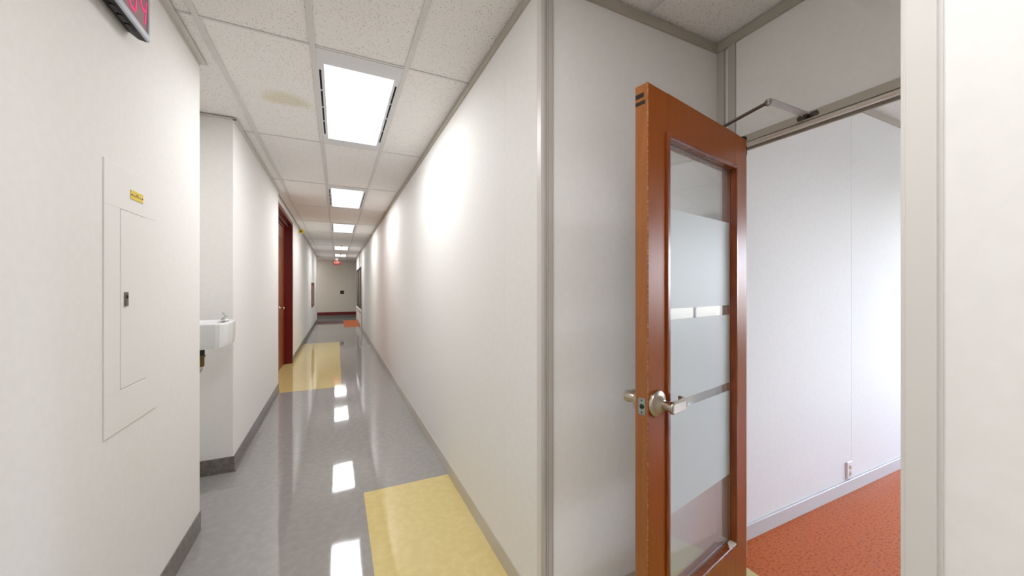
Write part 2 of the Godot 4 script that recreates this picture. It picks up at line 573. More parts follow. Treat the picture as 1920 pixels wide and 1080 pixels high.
func build_ceilings() -> void:
	var c := thing("ceiling", "suspended ceiling of speckled tiles in a pale grid over the corridor", "ceiling", Vector3.ZERO, 0.0, "structure")
	var st := begin()
	pbox(st, -3.2, 7.7, -5.7, 20.6, H + 0.1, H + 0.2)
	obj("slab", st, M.plenum, c)
	var lamp_rows := [-4, -2, 0, 2, 4, 7, 9]
	var edges := [WL - 0.02, BARS[0], BARS[1], BARS[2], WR + 0.02]
	var meshes := {}
	for col in 4:
		var x0: float = edges[col]
		var x1: float = edges[col + 1]
		st = begin()
		box(st, Vector3(-(x1 - x0) / 2 + 0.004, 0, -PITCH / 2 + 0.004), Vector3((x1 - x0) / 2 - 0.004, 0.015, PITCH / 2 - 0.004), 0.002)
		st.generate_normals()
		meshes[col] = st.commit()
	st = begin()
	box(st, Vector3(-0.18, 0, -PITCH / 2 + 0.004), Vector3(0.18, 0.015, PITCH / 2 - 0.004), 0.002)
	st.generate_normals()
	meshes[4] = st.commit()
	for row in range(-6, 12):
		for col in 4:
			if (col == 2 and row in lamp_rows):
				continue
			var wide: bool = row == 0 and col == 0   # runs on over the drinking fountain niche
			var mid := p(BARS[0] - 0.184 if wide else (edges[col] + edges[col + 1]) / 2, ROW0 + (row + 0.5) * PITCH, H + 0.007)
			share("ceiling_tile", meshes[4 if wide else col], M.stained if row == 0 and col == 1 else M.tile, mid, c)
	# niche, alcove and cross passage
	st = begin()
	pbox(st, WR + 0.03, 1.41, 0.24, 1.42, H + 0.007, H + 0.022, 0.002)
	obj("ceiling_tile", st, M.tile, c)
	st = begin()
	pbox(st, 1.418, 1.98, 0.24, 1.42, H + 0.007, H + 0.022, 0.002)
	obj("ceiling_tile", st, M.tile, c)
	for s in [[-3.12, -0.79], [0.84, 3.12]]:
		st = begin()
		pbox(st, s[0], s[1], 18.78, 20.42, H + 0.007, H + 0.022)
		obj("ceiling_tile", st, M.tile, c)
	# grid: long main bars, thin cross tees
	for x in BARS:
		st = begin()
		pbox(st, x - 0.014, x + 0.014, -5.6, 20.4, H, H + 0.006, 0.001)
		pbox(st, x - 0.002, x + 0.002, -5.6, 20.4, H + 0.006, H + 0.04)
		obj("main_bar", st, M.grid, c)
	for row in range(-5, 12):
		var d: float = ROW0 + row * PITCH
		for k in 4:
			st = begin()
			pbox(st, edges[k] + 0.014, edges[k + 1] - 0.014, d - 0.009, d + 0.007, H + 0.002, H + 0.007, 0.001)
			obj("cross_tee", st, M.grid, c)
	st = begin()
	pbox(st, 1.40, 1.428, 0.262, ALC_FAR, H, H + 0.006, 0.001)
	obj("main_bar", st, M.grid, c)
	# the room's ceiling
	var r := thing("ceiling_001", "suspended ceiling of speckled tiles in the room behind the doorway", "ceiling", Vector3.ZERO, 0.0, "structure")
	st = begin()
	box(st, Vector3(-PITCH / 2 + 0.006, 0, -0.2575), Vector3(PITCH / 2 - 0.006, 0.015, 0.2575), 0.002)
	st.generate_normals()
	var rt := st.commit()
	for i in 4:
		for k in 11:
			if i == 2 and k in [3, 7] or 2.05 + (i + 0.5) * PITCH > 7.6:
				continue
			share("ceiling_tile", rt, M.tile, p(2.04 + (i + 0.5) * PITCH, 1.42 - (k + 0.5) * 0.525, H + 0.007), r)
	for k in 10:
		st = begin()
		var d := 1.42 - (k + 1) * 0.525
		pbox(st, 2.05, 7.5, d - 0.012, d + 0.012, H, H + 0.006)
		obj("main_bar", st, M.grid, r)
	for i in 3:
		st = begin()
		var x := 2.04 + (i + 1) * PITCH
		pbox(st, x - 0.012, x + 0.012, -4.0, 1.385, H + 0.0005, H + 0.0065)
		obj("cross_tee", st, M.grid, r)


func build_trims() -> void:
	# angles where the walls meet the ceiling
	var st := begin()
	pbox(st, WL - 0.002, WL + 0.036, -5.6, 2.877, H - 0.007, H - 0.001, 0.001)
	pbox(st, WL - 0.002, WL + 0.003, -5.6, 2.87, H - 0.02, H - 0.001)
	struct("trim_1", st, M.angle, "grey ceiling angle along the near left wall", "trim")
	st = begin()
	pbox(st, WL - 0.002, WL + 0.022, 3.675, 6.24, H - 0.012, H - 0.001, 0.001)
	pbox(st, -1.0, WL + 0.022, 3.675, 3.70, H - 0.012, H - 0.001, 0.001)
	struct("trim_2", st, M.angle, "grey ceiling angle around the drinking fountain niche", "trim")
	st = begin()
	pbox(st, WL2 - 0.002, WL2 + 0.03, 6.24, 18.8, H - 0.014, H - 0.001, 0.001)
	struct("trim_3", st, M.angle, "grey ceiling angle along the far left wall", "trim")
	st = begin()
	pbox(st, WR - 0.010, WR + 0.002, 1.39, 18.8, H - 0.048, H - 0.001, 0.001)
	struct("trim_4", st, M.trim, "taupe ceiling channel along the long right wall", "trim")
	st = begin()
	pbox(st, 0.80, DOOR_X + 0.006, ALC_FAR - 0.012, ALC_FAR + 0.002, H - 0.05, H - 0.001, 0.001)
	pbox(st, DOOR_X - 0.012, DOOR_X + 0.002, 0.262, ALC_FAR, H - 0.05, H - 0.001, 0.001)
	struct("trim_5", st, M.trim, "taupe ceiling channel around the alcove", "trim")
	st = begin()
	pbox(st, 2.05, 7.5, 1.373, 1.387, H - 0.05, H - 0.001, 0.001)
	struct("trim_6", st, M.trim, "taupe ceiling channel in the room behind the doorway", "trim")
	st = begin()
	pbox(st, WR - 0.008, WR + 0.004, -5.6, 0.262, H - 0.048, H - 0.001, 0.001)
	struct("trim_7", st, M.trim, "taupe ceiling channel above the near right wall", "trim")
	# fluted aluminium posts at both corners of the alcove
	var far_post := thing("trim_8", "grey fluted corner post at the far side of the alcove", "trim", Vector3.ZERO, 0.0, "structure")
	st = begin()
	var q := PackedVector2Array()
	for v in [[0.806, 1.434], [0.806, 1.392], [0.811, 1.386], [0.822, 1.386], [0.823, 1.391], [0.826, 1.391], [0.827, 1.386], [0.832, 1.386], [0.833, 1.389], [0.8345, 1.389], [0.8355, 1.385], [0.853, 1.385], [0.854, 1.387], [0.8555, 1.387], [0.8565, 1.385], [0.861, 1.385], [0.862, 1.394], [0.867, 1.394], [0.867, 1.434]]:
		q.append(Vector2(v[0], v[1]))
	prism(st, q, Vector3.ZERO, Vector3.RIGHT, Vector3.FORWARD, Vector3.UP * (H + 0.05))
	obj("fluted_post", st, M.post, far_post)
	st = begin()
	pbox(st, 0.8035, 0.8065, 1.396, 1.432, 0.0, H - 0.05, 0.0008)
	obj("cover_strip", st, M.post_light, far_post)
	var near_post := thing("trim_9", "pale corner post at the near side of the alcove", "trim", Vector3.ZERO, 0.0, "structure")
	st = begin()
	q = PackedVector2Array()
	for v in [[0.806, 0.2235], [0.806, 0.2562], [0.8066, 0.2570], [0.8066, 0.2578], [0.806, 0.2586], [0.8075, 0.2625], [0.9, 0.2625], [0.9, 0.2185], [0.812, 0.2185], [0.812, 0.2230]]:
		q.append(Vector2(v[0], v[1]))
	prism(st, q, Vector3.ZERO, Vector3.RIGHT, Vector3.FORWARD, Vector3.UP * (H + 0.05))
	obj("fluted_post", st, M.post_light, near_post)
	st = begin()
	pbox(st, WR - 0.024, WR + 0.01, 14.24, 14.305, 0.0, H - 0.05, 0.002)
	struct("trim_12", st, M.trim, "slim taupe joint post before the black framed window", "trim")
	# steel frame of the doorway
	var fr := thing("trim_10", "taupe metal door frame with rounded head above the open doorway", "door frame", Vector3.ZERO, 0.0, "structure")
	st = begin()
	pbox(st, 1.943, DOOR_X + 0.002, 0.34, 1.287, 2.268, 2.306, 0.0015)
	obj("frame_head", st, M.trim, fr)
	st = begin()
	q = PackedVector2Array()
	for k in 9:
		var a := PI / 2 + PI * k / 8.0
		q.append(Vector2(1.952 + 0.012 * cos(a), 2.256 + 0.0105 * sin(a)))
	q.append(Vector2(1.962, 2.2455))
	q.append(Vector2(1.962, 2.2665))
	prism(st, q, p(0, 0.34, 0), Vector3.RIGHT, Vector3.UP, p(0, 1.287 - 0.34, 0))
	obj("head_bead", st, M.bead, fr)
	st = begin()
	# open channel behind the bead: roof and door stop
	pbox(st, 1.955, 2.05, 0.34, 1.287, 2.298, 2.306)
	pbox(st, 1.998, 2.010, 0.34, 1.287, 2.243, 2.300, 0.001)
	obj("door_stop", st, M.trim, fr)
	st = begin()
	pbox(st, 1.95, 2.055, 1.285, 1.324, 0.0, H - 0.05, 0.0015)
	obj("jamb", st, M.post, fr)
	st = begin()
	pbox(st, 1.956, 1.975, 1.352, 1.395, 0.0, H - 0.05, 0.001)
	obj("corner_angle", st, M.post, fr)
	st = begin()
	pbox(st, 1.95, 2.055, 0.355, 0.392, 0.0, 2.306, 0.0015)
	obj("jamb", st, M.post, fr)


func build_baseboards() -> void:
	var st := begin()
	pbox(st, WL - 0.004, WL + 0.006, -5.6, 2.877, 0.0, 0.125, 0.0025)
	pbox(st, -0.99, WL + 0.006, 2.871, 2.881, 0.0, 0.125, 0.0025)
	pbox(st, -1.004, -0.994, 2.877, 3.70, 0.0, 0.125, 0.0025)
	pbox(st, -1.0, WL + 0.006, 3.69, 3.702, 0.0, 0.125, 0.0025)
	pbox(st, WL - 0.004, WL + 0.006, 3.69, 6.24, 0.0, 0.125, 0.0025)
	pbox(st, WL - 0.004, WL + 0.016, 3.69, 6.24, 0.0, 0.012, 0.003)
	struct("baseboard_left", st, M.base_dark, "dark grey rubber base along the near left wall and niche", "baseboard")
	st = begin()
	pbox(st, WL2 - 0.004, WL2 + 0.006, 8.555, 18.8, 0.0, 0.11, 0.0025)
	struct("baseboard_left_far", st, M.base_dark, "dark grey rubber base along the far left wall", "baseboard")
	st = begin()
	pbox(st, WR - 0.008, WR + 0.004, 1.434, 18.8, 0.0, 0.1, 0.002)
	pbox(st, 0.865, 1.97, ALC_FAR - 0.01, ALC_FAR + 0.002, 0.0, 0.1, 0.002)
	pbox(st, WR - 0.006, WR + 0.006, -5.6, 0.219, 0.0, 0.1, 0.002)
	struct("baseboard_right", st, M.base_light, "beige metal base along the long right wall", "baseboard")
	st = begin()
	pbox(st, 2.05, 7.5, 1.37, 1.387, 0.0, 0.092, 0.003)
	struct("baseboard_room", st, M.base_room, "pale grey metal base along the white room wall", "baseboard")
	st = begin()
	pbox(st, -3.1, 3.1, 20.39, 20.402, 0.0, 0.15, 0.003)
	struct("baseboard_end", st, M.base_dark, "grey rubber base below the red rail at the corridor end", "baseboard")


# ---------------------------------------------------------------- lamps
func build_lamps() -> void:
	var labels := {
		0: "recessed ceiling light nearest along the corridor, its side slots clearly visible",
		2: "second recessed ceiling light of the row down the corridor",
		4: "third recessed ceiling light, in the middle of the row",
		7: "fourth recessed ceiling light of the row, next to last before the exit sign",
		9: "farthest recessed ceiling light, just in front of the exit sign",
		-2: "recessed ceiling light overhead beside the alcove",
		100: "unlit recessed ceiling light in the room behind the doorway, nearer the white panel wall",
		101: "unlit recessed ceiling light in the room behind the doorway, farther from the white panel wall",
		99: "recessed ceiling light in the passage crossing at the corridor end",
		-4: "recessed ceiling light by the wall that closes the corridor",
	}
	var first: Node3D = null
	for row in [0, 2, 4, 7, 9, -2, -4, 99, 100, 101]:
		var at := p((BARS[1] + BARS[2]) / 2, ROW0 + (row + 0.5) * PITCH, H)
		var o: Node3D
		if first == null:
			first = make_lamp()
			o = first
		else:
			o = first.duplicate()
			o.name = numbered("ceiling_light")
			add_child(o)
		if row == 99:
			at = p(-2.0, 19.6, H)
			o.rotation.y = PI / 2
		elif row >= 100:
			at = p(2.04 + 2.5 * PITCH, 1.42 - [3.5, 7.5][row - 100] * 0.525, H)
			o.rotation.y = PI / 2
			o.get_node("lamp_glow").free()        # these two are switched off
			o.get_node("lens").material_override = M.white_plastic
		o.position = at
		tag(o, labels[row], "ceiling light", "", "recessed lights down the corridor")


func make_lamp() -> Node3D:
	# a troffer filling one grid cell: frame with air slots at both long sides and a flat lens
	var t := thing("ceiling_light", "lamp", "ceiling light")
	var hw := 0.2485          # half width of the frame
	var hl := PITCH / 2 - 0.010
	var lw := 0.208           # half size of the lens
	var ll := 0.617
	var st := begin()
	for s in [-1.0, 1.0]:
		box(st, Vector3(-hw, 0.001, s * ll), Vector3(hw, 0.007, s * hl), 0.001)
		box(st, Vector3(s * lw, 0.001, -ll), Vector3(s * 0.226, 0.007, ll), 0.001)
		box(st, Vector3(s * 0.239, 0.001, -ll), Vector3(s * hw, 0.007, ll), 0.001)
		for k in 5:
			var z: float = [-0.58, -0.26, 0.005, 0.27, 0.58][k]
			var half := 0.037 if k == 0 or k == 4 else 0.005
			box(st, Vector3(s * 0.2255, 0.0012, z - half), Vector3(s * 0.2395, 0.0068, z + half))
	obj("frame", st, M.white_enamel, t)
	for s in [-1.0, 1.0]:
		st = begin()
		box(st, Vector3(s * 0.2255, 0.016, -ll), Vector3(s * 0.2395, 0.02, ll))
		obj("air_slot", st, M.slot_dark, t)
	st = begin()
	box(st, Vector3(-lw, -0.006, -ll), Vector3(lw, 0.005, ll), 0.001)
	obj("lens", st, M.lens, t)
	st = begin()
	box(st, Vector3(-hw, 0.021, -hl), Vector3(hw, 0.09, hl))
	obj("housing", st, M.white_enamel, t)
	var l := AreaLight3D.new()
	l.name = "lamp_glow"
	l.area_size = Vector2(lw * 2, ll * 2)
	l.light_color = Color(0.985, 0.99, 1.0)
	l.light_energy = 2.0
	l.area_range = 12.0
	l.area_attenuation = 2.0
	l.shadow_enabled = true
	l.rotation.x = -PI / 2
	l.position = Vector3(0, -0.008, 0)
	t.add_child(l)
	return t


# ---------------------------------------------------------------- the open door
func build_alcove_door() -> void:
	var turn := atan2(0.175, 0.846)
	var t := thing("door_1", "brown wooden door standing open in the alcove with a tall frosted glass pane", "door", p(1.015, 0.990, 0.0), turn, "structure")
	# local axes: x from the lock edge to the hinge edge, z towards the side that is seen
	var W := 0.862
	var TH := 0.0525
	var B := 0.03
	var T := 2.246
	var u0 := 0.133
	var u1 := 0.733
	var z0 := 0.272
	var z1 := 2.078
	var st := begin()
	box(st, Vector3(0.0015, B, -TH), Vector3(u0, T, 0), 0.002)
	obj("lock_stile", st, M.wood, t)
	st = begin()
	box(st, Vector3(u1, B, -TH), Vector3(W, T, 0), 0.002)
	obj("hinge_stile", st, M.wood, t)
	st = begin()
	box(st, Vector3(u0, z1, -TH), Vector3(u1, T, 0), 0.0005)
	obj("top_rail", st, M.wood, t)
	st = begin()
	box(st, Vector3(u0, B, -TH), Vector3(u1, z0, 0), 0.0005)
	obj("bottom_rail", st, M.wood, t)
	# lipping on the lock edge, its arris worn, old labels near the top
	st = begin()
	box(st, Vector3(-0.0005, B, -TH), Vector3(0.0016, T, -0.0012), 0.0004)
	var edge := obj("edge_lipping", st, M.wood_edge, t)
	st = begin()
	box(st, Vector3(-0.0007, B, -0.0013), Vector3(0.001, T, 0.0003), 0.0004)
	obj("worn_arris", st, M.worn, edge)
	for z in [[2.198, 2.215, 0.036], [2.172, 2.186, 0.042]]:
		st = begin()
		box(st, Vector3(-0.0008, z[0], -TH + 0.002), Vector3(-0.0004, z[1], -TH + z[2]))
		obj("old_label", st, M.ink, edge)
	# glazing beads, proud of the face and running back to the glass, both faces
	for face in [0, 1]:
		var f0 := 0.009 if face == 0 else -TH - 0.009
		var f1 := -0.0225 if face == 0 else -0.031
		for k in 4:
			st = begin()
			if k == 0:
				box(st, Vector3(u0 - 0.016, z0 - 0.016, f0), Vector3(u0 + 0.006, z1 + 0.016, f1), 0.004)
			elif k == 1:
				box(st, Vector3(u1 - 0.006, z0 - 0.016, f0), Vector3(u1 + 0.008, z1 + 0.016, f1), 0.003)
			elif k == 2:
				box(st, Vector3(u0 + 0.006, z1 - 0.006, f0), Vector3(u1 - 0.006, z1 + 0.010, f1), 0.003)
			else:
				box(st, Vector3(u0 + 0.006, z0 - 0.010, f0), Vector3(u1 - 0.006, z0 + 0.006, f1), 0.003)
			obj("glazing_bead", st, M.wood_bead, t)
	st = begin()
	box(st, Vector3(u0 + 0.001, z0 + 0.001, -0.0305), Vector3(u1 - 0.001, z1 - 0.001, -0.0245))
	var pane := obj("glass_pane", st, M.glass, t)
	for b in [[1.417, 1.815], [1.042, 1.372], [0.597, 1.004]]:
		st = begin()
		box(st, Vector3(u0 + 0.006, b[0], -0.0243), Vector3(u1 - 0.006, b[1], -0.0238))
		var f := obj("frosted_film", st, M.frost, pane)
		f.set_meta("label", "frosted white film band")
	st = begin()
	prism(st, PackedVector2Array([Vector2(0.655, 0.0075), Vector2(0.690, 0.0085), Vector2(0.724, 0.0075), Vector2(0.726, -0.012), Vector2(0.722, -0.0215), Vector2(0.694, -0.0205), Vector2(0.681, -0.009), Vector2(0.667, -0.003)]), Vector3(0, z0 + 0.0058, 0), Vector3.RIGHT, Vector3.BACK, Vector3.UP * 0.0006)
	var chip := obj("worn_patch", st, M.chip, t)
	chip.set_meta("label", "pale scraped patch on the lower glazing bead")
	# lever set: a rose, a stem and a return lever on either face, latch in the edge
	var c := Vector3(0.051, 1.074, 0)
	for s in [1.0, -1.0]:
		var face := Vector3(c.x, c.y, 0.0 if s > 0 else -TH)
		var n := Vector3(0, 0, s)
		st = begin()
		lathe(st, [Vector2(0.049, 0.0), Vector2(0.049, 0.011), Vector2(0.0465, 0.014), Vector2(0.036, 0.017), Vector2(0.027, 0.023), Vector2(0.021, 0.031), Vector2(0.0175, 0.034), Vector2(0.0, 0.034)], face, n, 32)
		var rose := obj("rose", st, M.nickel, t)
		rose.set_meta("label", "round satin nickel rose")
		st = begin()
		# conical hub standing out from the rose
		lathe(st, [Vector2(0.0135, 0.026), Vector2(0.0135, 0.032), Vector2(0.0165, 0.035), Vector2(0.0215, 0.068), Vector2(0.0215, 0.073), Vector2(0.0, 0.073)], face, n, 24)
		# flat lever growing out of it towards the hinge side, its end turned back to the door
		var prev := []
		var first_mid := Vector3.ZERO
		var mid := Vector3.ZERO
		var stations := [[-0.014, 0.014, 0.065, 0.010], [-0.006, 0.0205, 0.065, 0.011], [0.02, 0.0205, 0.065, 0.011], [0.075, 0.0190, 0.064, 0.010], [0.098, 0.018, 0.058, 0.009], [0.112, 0.0165, 0.045, 0.0085], [0.116, 0.0155, 0.030, 0.0085]]
		for q in stations:
			var ring := []
			mid = face + n * q[2] + Vector3(q[0], -0.002, 0)
			for k in [[-1, -0.6], [-0.8, -1], [0.8, -1], [1, -0.6], [1, 0.6], [0.8, 1], [-0.8, 1], [-1, 0.6]]:
				ring.append(mid + Vector3(0, q[1] * k[0], 0) + n * q[3] * k[1])
			if prev.size():
				for k in 8:
					var l := (k + 1) % 8
					quad(st, prev[k], prev[l], ring[l], ring[k], ring[k] + ring[l] - mid * 2.0)
			else:
				first_mid = mid
				for k in 8:
					tri(st, mid, ring[k], ring[(k + 1) % 8], Vector3.LEFT)
			prev = ring
		for k in 8:
			tri(st, mid, prev[k], prev[(k + 1) % 8], Vector3.RIGHT - n)
		var lev := obj("lever_handle", st, M.nickel, t)
		lev.set_meta("label", "satin nickel lever handle")
	st = begin()
	box(st, Vector3(-0.0022, 1.036, -0.0395), Vector3(0.0005, 1.096, -0.0105), 0.0006)
	var plate := obj("latch_plate", st, M.latch_steel, t)
	plate.set_meta("label", "steel latch plate in the door edge")
	st = begin()
	lathe(st, [Vector2(0.0085, -0.002), Vector2(0.0085, 0.003), Vector2(0.007, 0.004), Vector2(0.0, 0.004)], Vector3(-0.002, 1.066, -0.0235), Vector3.LEFT, 16)
	obj("latch_bolt", st, M.black, plate)
	for z in [1.044, 1.088]:
		st = begin()
		lathe(st, [Vector2(0.0032, -0.001), Vector2(0.0028, 0.0008), Vector2(0.0, 0.0010)], Vector3(-0.0022, z, -0.025), Vector3.LEFT, 10)
		obj("screw", st, M.black, plate)
	# pivot at the head of the hinge edge
	st = begin()
	lathe(st, [Vector2(0.019, -0.002), Vector2(0.019, 0.010), Vector2(0.016, 0.014), Vector2(0.0, 0.015)], Vector3(W - 0.006, T, -0.016), Vector3.UP, 18)
	box(st, Vector3(W - 0.05, T - 0.0005, -0.046), Vector3(W + 0.012, T + 0.006, -0.006), 0.002)
	box(st, Vector3(W - 0.0005, T - 0.085, -0.046), Vector3(W + 0.010, T + 0.004, -0.004), 0.003)
	lathe(st, [Vector2(0.0, 0.0), Vector2(0.009, 0.001), Vector2(0.010, 0.006), Vector2(0.010, 0.045), Vector2(0.0, 0.045)], Vector3(W + 0.017, T - 0.072, -0.014), Vector3.UP, 16)
	var piv := obj("pivot_hinge", st, M.black, t)
	piv.set_meta("label", "black pivot hinge")


func build_door_closer() -> void:
	var t := thing("door_closer", "metal door closer with a jointed arm reaching from the brown door to the frame head", "door closer", p(1.722, 1.25, 0.0))
	var o := p(1.722, 1.25, 0.0)
	var spin := p(1.722, 1.25, 2.29) - o
	var elbow := p(1.660, 0.946, 2.292) - o
	var shoe := p(1.935, 0.940, 2.281) - o
	var dirw := Vector3(0.9793, 0, -0.2026)
	var nrm := Vector3(0.2026, 0, 0.9793)
	# body screwed to the hidden face of the door
	var st := begin()
	var base := p(1.015, 0.990, 0.0) - o
	var q := PackedVector2Array([Vector2(0.50, 2.165), Vector2(0.52, 2.155), Vector2(0.80, 2.155), Vector2(0.815, 2.165), Vector2(0.815, 2.222), Vector2(0.80, 2.232), Vector2(0.52, 2.232), Vector2(0.50, 2.222)])
	prism(st, q, base - nrm * 0.0535, dirw, Vector3.UP, -nrm * 0.056)
	obj("body", st, M.dull_steel, t)
	st = begin()
	lathe(st, [Vector2(0.012, -0.07), Vector2(0.012, 0.004), Vector2(0.009, 0.008), Vector2(0.0, 0.008)], spin, Vector3.UP, 16)
	obj("spindle", st, M.dull_steel, t)
	# main arm: a bar
	st = begin()
	tube(st, [spin, spin.lerp(elbow, 0.5), elbow], 0.0072, 12)
	obj("main_arm", st, M.dull_steel, t)
	st = begin()
	lathe(st, [Vector2(0.0, -0.016), Vector2(0.010, -0.014), Vector2(0.0125, -0.008), Vector2(0.0125, -0.003), Vector2(0.015, -0.002), Vector2(0.0155, 0.006), Vector2(0.012, 0.010), Vector2(0.0, 0.011)], elbow, Vector3.UP, 20)
	obj("elbow_joint", st, M.steel, t)
	# forearm: a flat strap
	st = begin()
	var d := (shoe - elbow).normalized()
	var side := d.cross(Vector3.UP).normalized() * 0.016
	var up := Vector3.UP * 0.0028
	var a := elbow + d * -0.006 + Vector3.UP * 0.005
	var b := shoe + Vector3.UP * 0.010
	for s in [1.0, -1.0]:
		quad(st, a + side + up * s, b + side + up * s, b - side + up * s, a - side + up * s, Vector3.UP * s)
		quad(st, a + side * s + up, b + side * s + up, b + side * s - up, a + side * s - up, side * s)
	quad(st, a + side + up, a - side + up, a - side - up, a + side - up, -d)
	quad(st, b + side + up, b - side + up, b - side - up, b + side - up, d)
	lathe(st, [Vector2(0.004, 0.0), Vector2(0.004, 0.004), Vector2(0.0, 0.005)], a.lerp(b, 0.55) + up + Vector3.UP * 0.001, Vector3.UP, 10)
	obj("forearm", st, M.alu, t)
	# shoe on the frame head
	st = begin()
	var back := p(1.945, 0.938, 2.285) - o
	q = PackedVector2Array([Vector2(-0.040, -0.010), Vector2(0.040, -0.010), Vector2(0.044, 0.0), Vector2(0.038, 0.012), Vector2(-0.036, 0.012), Vector2(-0.044, 0.004)])
	prism(st, q, back, Vector3.BACK, Vector3.UP, Vector3.LEFT * 0.007)
	box(st, back + Vector3(-0.024, -0.004, -0.010), back + Vector3(-0.004, 0.010, 0.012), 0.002)
	lathe(st, [Vector2(0.006, -0.008), Vector2(0.006, 0.016), Vector2(0.004, 0.018), Vector2(0.0, 0.018)], back + Vector3(-0.017, 0, 0.0), Vector3.UP, 12)
	obj("shoe", st, M.shoe, t)


func build_recessed_doors() -> void:
	# pair of doors with transom panels, set back in a dark red frame in the left wall
	var fr := thing("trim_11", "deep dark red door frame recessed in the left wall", "door frame", Vector3.ZERO, 0.0, "structure")
	var st := begin()
	pbox(st, -0.99, -0.800, 8.49, 8.552, 0.0, 2.80, 0.003)
	pbox(st, -0.99, -0.93, 8.45, 8.49, 0.0, 2.76, 0.003)
	obj("jamb", st, M.red_frame, fr)
	st = begin()
	pbox(st, -0.99, -0.775, 6.238, 6.30, 0.0, 2.80, 0.003)
	obj("jamb", st, M.red_frame, fr)
	st = begin()
	pbox(st, -0.99, -0.800, 6.30, 8.49, 2.74, 2.80, 0.003)
	pbox(st, -0.99, -0.875, 6.30, 8.49, 2.70, 2.74, 0.003)
	pbox(st, -0.99, -0.925, 6.30, 8.45, 2.665, 2.70, 0.003)
	obj("frame_head", st, M.red_frame, fr)
	var lab := ["orange brown flush door in the dark red frame, with a lever handle", "orange brown flush door hidden behind the left wall corner"]
	for k in 2:
		var d0: float = [7.385, 6.30][k]
		var d1: float = [8.45, 7.38][k]
		var t := thing("door_%d" % (k + 2), lab[k], "door", p(-0.96, (d0 + d1) / 2, 0.0), 0.0, "structure")
		var o := t.position
		st = begin()
		box(st, p(-0.985, d0 + 0.003, 0.008) - o, p(-0.945, d1 - 0.003, 2.425) - o, 0.003)
		obj("leaf", st, M.door_leaf, t)
		st = begin()
		box(st, p(-0.985, d0 + 0.003, 2.431) - o, p(-0.945, d1 - 0.003, 2.668) - o, 0.003)
		obj("transom_panel", st, M.door_leaf, t)
		if k == 0:
			st = begin()
			var c := p(-0.945, 7.80, 1.135) - o
			lathe(st, [Vector2(0.034, 0.0), Vector2(0.034, 0.006), Vector2(0.015, 0.012), Vector2(0.012, 0.05), Vector2(0.02, 0.055), Vector2(0.026, 0.066), Vector2(0.024, 0.078), Vector2(0.012, 0.086), Vector2(0.0, 0.087)], c, Vector3.RIGHT, 20)
			var kn := obj("door_knob", st, M.nickel, t)
			kn.set_meta("label", "round satin nickel door knob")


func build_corridor_window() -> void:
	var t := thing("window_1", "black framed three-pane interior window near the far end of the right wall", "window", p(WR, 16.32, 0.66), 0.0, "structure")
	var o := t.position
	var x0 := WR - 0.012
	var x1 := WR + 0.05
	var st := begin()
	box(st, p(x0, 14.5, 0.70) - o, p(x1, 18.15, 0.75) - o, 0.003)
	box(st, p(x0, 14.5, 2.24) - o, p(x1, 18.15, 2.30) - o, 0.003)
	box(st, p(x0, 14.5, 0.75) - o, p(x1, 14.57, 2.24) - o, 0.003)
	box(st, p(x0, 18.08, 0.75) - o, p(x1, 18.15, 2.24) - o, 0.003)
	obj("window_frame", st, M.black_frame, t)
	for d in [15.66, 16.9]:
		st = begin()
		box(st, p(x0 + 0.004, d - 0.03, 0.75) - o, p(x1, d + 0.03, 2.24) - o, 0.003)
		obj("mullion", st, M.black_frame, t)
	for s in [[14.57, 15.62], [15.70, 16.86], [16.94, 18.08]]:
		st = begin()
		box(st, p(WR + 0.02, s[0], 0.75) - o, p(WR + 0.026, s[1], 2.24) - o)
		obj("window_pane", st, M.glass, t)
	st = begin()
	box(st, p(WR - 0.045, 14.46, 0.645) - o, p(WR + 0.05, 18.19, 0.70) - o, 0.004)
	obj("window_sill", st, M.wall, t)
	# a hinge leaf on the joint just before it
	st = begin()
	pbox(st, WR - 0.028, WR - 0.023, 14.25, 14.29, 0.40, 0.52, 0.001)
	tag(obj("hinge_leaf", st, M.steel), "small steel hinge low on the joint post before the black framed window", "hinge")
	st = begin()
	pbox(st, WR + 0.0185, WR + 0.0198, 16.0, 16.16, 1.72, 1.86)
	tag(obj("window_sticker", st, M.plate_yellow), "small yellow sticker on the glass of the black framed window", "sticker")


func build_room_window() -> void:
	var t := thing("window_2", "wide daylit window in the far wall of the room behind the doorway", "window", p(7.5, -1.25, 0.75), 0.0, "structure")
	var o := t.position
	var st := begin()
	for z in [[0.75, 0.80], [2.40, 2.45]]:
		box(st, p(7.52, -3.4, z[0]) - o, p(7.60, 0.9, z[1]) - o, 0.003)
	for d in [-3.4, -1.97, -0.55, 0.85]:
		box(st, p(7.52, d, 0.80) - o, p(7.60, d + 0.05, 2.40) - o, 0.003)
	obj("window_frame", st, M.white_enamel, t)
	for s in [[-3.35, -1.97], [-1.92, -0.55], [-0.50, 0.85]]:
		st = begin()
		box(st, p(7.555, s[0], 0.80) - o, p(7.561, s[1], 2.40) - o)
		obj("window_pane", st, M.glass, t)


